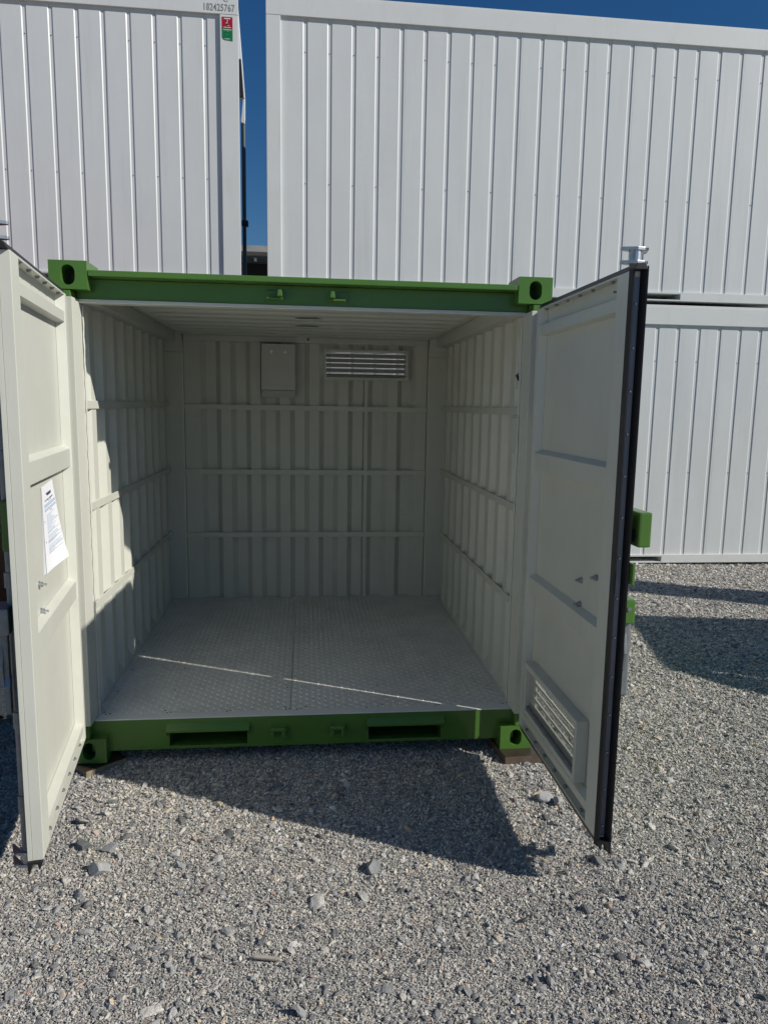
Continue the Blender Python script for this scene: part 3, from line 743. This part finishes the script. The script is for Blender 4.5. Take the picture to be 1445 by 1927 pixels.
for b in (.455, .56, .665, .755, .80): strip(mb, .22, .95, b, b+.0028)
for b in (.40, .64): strip(mb, .08, .12, b, b+.010)
part('printed_heading', mb, INK, ph_); part('printed_text', mi, INKL, ph_)

# ------------------------------------------------------------------ wooden packers under the container
def packer(poly, z0, z1, label, em=None):
    t = thing('wooden_packer', label, 'wood block', (sum(p[0] for p in poly)/len(poly), sum(p[1] for p in poly)/len(poly), z0), 'plywood packers under the container corners')
    part('board', MB().prism(poly, 2, z0, z1-.003), em or WOODE, t)
    cx = sum(p[0] for p in poly)/len(poly); cy = sum(p[1] for p in poly)/len(poly)
    part('film_face', MB().prism([(cx+(a-cx)*.998, cy+(b-cy)*.998) for a, b in poly], 2, z1-.0028, z1-.0005), WOOD, t)
packer([(2.05, -.080), (2.30, -.062), (2.276, .15), (2.02, .13)], GZ-.008, 0, 'brown plywood packer under the right front corner of the green container', WOODB)
packer([(.082, -.068), (.232, .056), (.12, .19), (-.05, .06)], GZ-.012, -.004, 'pale edged plywood packer jutting out under the left front corner')
packer([(2.0, 2.2), (2.2, 2.2), (2.2, 2.42), (2.0, 2.42)], GZ-.01, 0, 'plywood packer under the right rear corner of the green container')
packer([(0, 2.2), (.2, 2.2), (.2, 2.42), (0, 2.42)], GZ-.01, 0, 'plywood packer under the left rear corner of the green container')

# ------------------------------------------------------------------ red container at the left edge
rc = thing('red_container', 'dark red container in the shade at the left edge beside the open door', 'container', (-1.5, 3.4, 0))
ry = .55; rx1, rx0 = -.53, -3.0
mb = MB(); prof = []
tq = rx0+.12
while tq < rx1-.2:
    prof += [(tq, ry+.03), (tq+.07, ry+.03), (tq+.10, ry+.055), (tq+.17, ry+.055)]; tq += .2
prof.append((rx1-.08, ry+.03))
mb.sheet(prof, .14, 2.3, .004, 0, 0); part('door_face', mb, RED, rc)
for a, b in ((rx0, rx0+.13), (rx1-.09, rx1)):
    part('corner_post', MB().box(a, b, ry, ry+.14, .118, 2.32), RED, rc, .004)
    for z0 in (.0, 2.3205): part('corner_casting', MB().box(a if a == rx0 else b-.16, b if b == rx1 else a+.16, ry-.01, ry+.16, z0, z0+.118), RED, rc, .006)
part('sill', MB().box(rx0+.161, rx1-.161, ry+.01, ry+.1, .02, .139), RED, rc, .003); part('header', MB().box(rx0+.131, rx1-.091, ry+.01, ry+.12, 2.305, 2.42), RED, rc, .003)
for xx in (-.62, -1.05, -1.9, -2.3): part('locking_bar', MB().tube((xx, ry-.02, .1), (xx, ry-.02, 2.35), .016, 12), GALVD, rc, smooth=True)
mb = MB(); mb.box(rx0+.01, rx0+.03, ry+.15, ry+5.8, .1, 2.4); part('side_wall', mb, RED, rc)
mb = MB(); mb.box(rx1-.03, rx1-.01, ry+.15, ry+5.8, .1, 2.4); part('side_wall', mb, RED, rc)
part('roof', MB().box(rx0+.01, rx1-.01, ry+.13, ry+5.8, 2.40, 2.43), RED, rc); part('floor', MB().box(rx0+.04, rx1-.04, ry+.12, ry+5.8, .1, .13), WOOD, rc)
part('rear_wall', MB().box(rx0+.031, rx1-.031, ry+5.77, ry+5.8, .131, 2.399), RED, rc)

# ------------------------------------------------------------------ unseen container, guessed and added right of the view to throw the gravel shadows
nb = thing('shadow_container', 'unseen green container with slabs, guessed and added far right to cast gravel shadows', 'container', (7.7, .4, GZ))
ca, sa = math.cos(R(-12)), math.sin(R(-12))
nt = lambda x, y, z: (6.62+x*ca-y*sa, -.36+x*sa+y*ca, z+GZ)
NB = lambda: MB(nt)
part('wall', NB().box(.01, 2.19, .02, .05, .16, 2.1), CREAM, nb); part('wall', NB().box(.01, .05, .06, 1.25, .16, 2.1), GREEN, nb); part('wall', NB().box(2.15, 2.19, .06, 1.25, .16, 2.1), GREEN, nb); part('wall', NB().box(.01, 2.19, 1.26, 1.29, .16, 2.1), GREEN, nb)
part('roof', NB().box(0, 2.2, 0, 1.3, 2.105, 2.26), GREEN, nb, .005); part('base', NB().box(0, 2.2, 0, 1.3, .02, .155), GREEN, nb, .005)
part('door', NB().box(.35, .40, 2.05, 2.58, .1, 2.5), GREEN, nb)  # free slab shaped and placed to cast the narrow shadow band
part('caster_arm', NB().box(.30, .36, 1.3, 2.6, .05, .1), GREEN, nb)  # added bar tying the shadow slab to the box
part('door', MB().prism([(6.585, -.38), (7.20, -1.15), (7.24, -1.12), (6.625, -.35)], 2, .1, 2.20), GREEN, nb)  # slab added and angled to carry the shadow edge further forward

# ------------------------------------------------------------------ gravel
def stone_mesh(seed, sub, flat, mat=None):
    bm = bmesh.new(); bmesh.ops.create_icosphere(bm, subdivisions=sub, radius=1)
    q = np.random.default_rng(seed)
    pl = [(Vector(q.normal(size=3)).normalized(), .44+.32*q.random()) for _ in range(12)]
    for v in bm.verts:
        p = v.co.copy()
        for nn, dd in pl:
            k = p.dot(nn)-dd
            if k > 0: p -= nn*k
        v.co = Vector((p.x*1.25, p.y*.95, p.z*flat))
    me = bpy.data.meshes.new('stone_shape'); bm.to_mesh(me); bm.free(); me.materials.append(mat or STONE)
    return me
shapes = bpy.data.collections.new('stone_shapes')
for k in range(9):
    o = bpy.data.objects.new('stone_shape_%02d' % k, stone_mesh(40+k, 2 if k >= 4 else 1, .55+.12*(k % 4), STONEF if k < 4 else STONE)); shapes.objects.link(o)
camp = np.array([1.084, -3.315, 1.68])
P = []; S = []; I = []
# small stones: polar grid around the camera with spacing growing with distance
def keep(x, y):
    inside = (x > .1) & (x < 2.1) & (y > .25) & (y < 2.3)
    bgc = (y > BY+.25)
    ang = np.arctan2(x-camp[0], y-camp[1]); dist = np.hypot(x-camp[0], y-camp[1])
    return ~inside & ~bgc & (dist > 1.25)
r_ = 1.25
while r_ < 10.5:
    slant = math.hypot(r_, 1.7); s_ = max(.0050, .0023*slant)
    a0, a1 = R(-33), R(50)
    n_ = int((a1-a0)*r_/s_); s2 = max(s_, .011); nl_ = int(R(38)*r_/s2); nr_ = int(R(22)*r_/s2)
    a = np.concatenate([np.linspace(a0-R(38), a0, nl_, endpoint=False), np.linspace(a0, a1, n_), np.linspace(a1+.001, a1+R(22), nr_)]); n_ = len(a)
    edge = (a < a0) | (a > a1)
    a = a+rng.uniform(-.5, .5, n_)*s_/r_; rad = r_+rng.uniform(-.5, .5, n_)*s_*1.0
    x, y = camp[0]+rad*np.sin(a), camp[1]+rad*np.cos(a)
    k = keep(x, y); x, y = x[k], y[k]
    sz = np.where(edge[k], max(s_, .011), s_)*.62*np.exp(rng.normal(0, .34, len(x)))
    P.append(np.stack([x, y, GZ-.004+und(x, y)+sz*rng.uniform(-.45, .12, len(x))], 1)); S.append(sz); I.append(rng.integers(0, 4, len(x)))
    r_ += s_*.95
def scatter(n_, lo, hi, pw, sink, rmax=9.0, patch=0):
    rr2 = np.sqrt(rng.uniform(1.3**2, rmax**2, n_)); a = rng.uniform(R(-55), R(62), n_)
    x, y = camp[0]+rr2*np.sin(a), camp[1]+rr2*np.cos(a); k = keep(x, y)
    if patch:
        q = .5+.25*np.sin(x*3.1+np.sin(y*2.3)*1.4+.7)+.25*np.sin(y*3.7+np.sin(x*1.9+1)*1.6)
        k &= rng.random(len(x)) < 1-patch+patch*q*1.3
    x, y = x[k], y[k]
    sz = lo+(hi-lo)*rng.random(len(x))**pw
    P.append(np.stack([x, y, GZ-.002+und(x, y)+sz*sink*rng.uniform(.5, 1.4, len(x))], 1)); S.append(sz); I.append(rng.integers(4, 9, len(x)))
scatter(70000, .0060, .0115, 1.8, .06, patch=.35)
scatter(17000, .0105, .018, 2.0, .05, patch=.6)
scatter(3400, .016, .029, 2.2, .03, patch=.6)
scatter(190, .027, .040, 1.6, .03)
P = np.concatenate(P); S = np.concatenate(S); I = np.concatenate(I)
print('stones', len(P))
gme = bpy.data.meshes.new('gravel'); gme.vertices.add(len(P)); gme.vertices.foreach_set('co', P.astype(np.float32).ravel())
at = gme.attributes.new('stone_scale', 'FLOAT_VECTOR', 'POINT')
sc3 = S[:, None]*np.stack([rng.uniform(.8, 1.3, len(S)), rng.uniform(.75, 1.15, len(S)), rng.uniform(.5, .9, len(S))], 1)
at.data.foreach_set('vector', sc3.astype(np.float32).ravel())
at = gme.attributes.new('stone_turn', 'FLOAT_VECTOR', 'POINT')
rot = np.stack([rng.normal(0, .38, len(S)), rng.normal(0, .38, len(S)), rng.uniform(0, 6.28, len(S))], 1); at.data.foreach_set('vector', rot.astype(np.float32).ravel())
at = gme.attributes.new('stone_pick', 'INT', 'POINT'); at.data.foreach_set('value', I.astype(np.int32))
grav = link('gravel', gme, None, 'stuff')
ng = bpy.data.node_groups.new('gravel_scatter', 'GeometryNodeTree')
ng.interface.new_socket('Geometry', in_out='INPUT', socket_type='NodeSocketGeometry'); ng.interface.new_socket('Geometry', in_out='OUTPUT', socket_type='NodeSocketGeometry')
gi = ng.nodes.new('NodeGroupInput'); go = ng.nodes.new('NodeGroupOutput')
iop = ng.nodes.new('GeometryNodeInstanceOnPoints'); ci = ng.nodes.new('GeometryNodeCollectionInfo')
ci.inputs['Collection'].default_value = shapes; ci.inputs['Separate Children'].default_value = True; ci.inputs['Reset Children'].default_value = True
def na(nm, ty):
    q = ng.nodes.new('GeometryNodeInputNamedAttribute'); q.data_type = ty; q.inputs['Name'].default_value = nm; return q
aS, aR, aI = na('stone_scale', 'FLOAT_VECTOR'), na('stone_turn', 'FLOAT_VECTOR'), na('stone_pick', 'INT')
e2r = ng.nodes.new('FunctionNodeEulerToRotation'); ng.links.new(aR.outputs[0], e2r.inputs[0])
ng.links.new(gi.outputs[0], iop.inputs['Points']); ng.links.new(ci.outputs[0], iop.inputs['Instance'])
iop.inputs['Pick Instance'].default_value = True
ng.links.new(aI.outputs[0], iop.inputs['Instance Index']); ng.links.new(e2r.outputs[0], iop.inputs['Rotation']); ng.links.new(aS.outputs[0], iop.inputs['Scale'])
ng.links.new(iop.outputs[0], go.inputs[0])
md = grav.modifiers.new('scatter', 'NODES'); md.node_group = ng

# single larger stones one can point at
SP = paint('pale_grey_stone', (.40, .40, .39), .85, .35, .6, nscale=30, grain=140); SG = paint('grey_stone', (.25, .255, .26), .85, .35, .6, nscale=30, grain=140)
SDK = paint('dark_stone', (.12, .125, .13), .8, .35, .6, nscale=30, grain=140); SB = paint('buff_stone', (.45, .39, .29), .85, .35, .6, nscale=30, grain=140)
def rock(x, y, s, seed, label, flat=.75, rz=0):
    me = stone_mesh(seed, 3, flat, SP if 'pale' in label else SB if 'buff' in label else SDK if label.startswith('dark') else SG)
    me.transform(Matrix.Scale(s, 4))
    o = link('stone', me); o.location = (x, y, GZ+s*flat*.35); o.rotation_euler = (.15, .1, rz)
    tag(o, label, 'stone', 'larger stones lying on the gravel')
rock(2.145, -.40, .036, 91, 'pale grey broken stone lying under the free edge of the right door', .8, .4)
rock(2.182, -.445, .033, 92, 'pale flat stone touching the broken one by the right door', .6, 1.2)
rock(.235, -.615, .030, 93, 'dark pointed stone just right of the left door foot', 1.0, .2)
rock(.333, -.64, .032, 97, 'flat grey stone lying a little right of the dark pointed stone', .4, .7)
rock(.332, -.765, .040, 94, 'pale angular stone in front of the left door foot', .7, .5)
rock(.714, -.355, .022, 95, 'round buff stone on the shadow edge before the sill', .9, 2.0)
rock(1.332, -.83, .034, 96, 'grey boulder with a dark shadow below the tip of the door shadow', .8, 1.0)
mb = MB(); mb.box(-.042, .042, -.006, .006, -.004, .004)
sp_ = part('wood_splinter', mb, STICKW, None, .002); sp_.location = (.965, -1.262, GZ+.012); sp_.rotation_euler = (.1, .05, R(-10))
tag(sp_, 'weathered grey wood splinter lying on the gravel in the foreground', 'wood splinter')
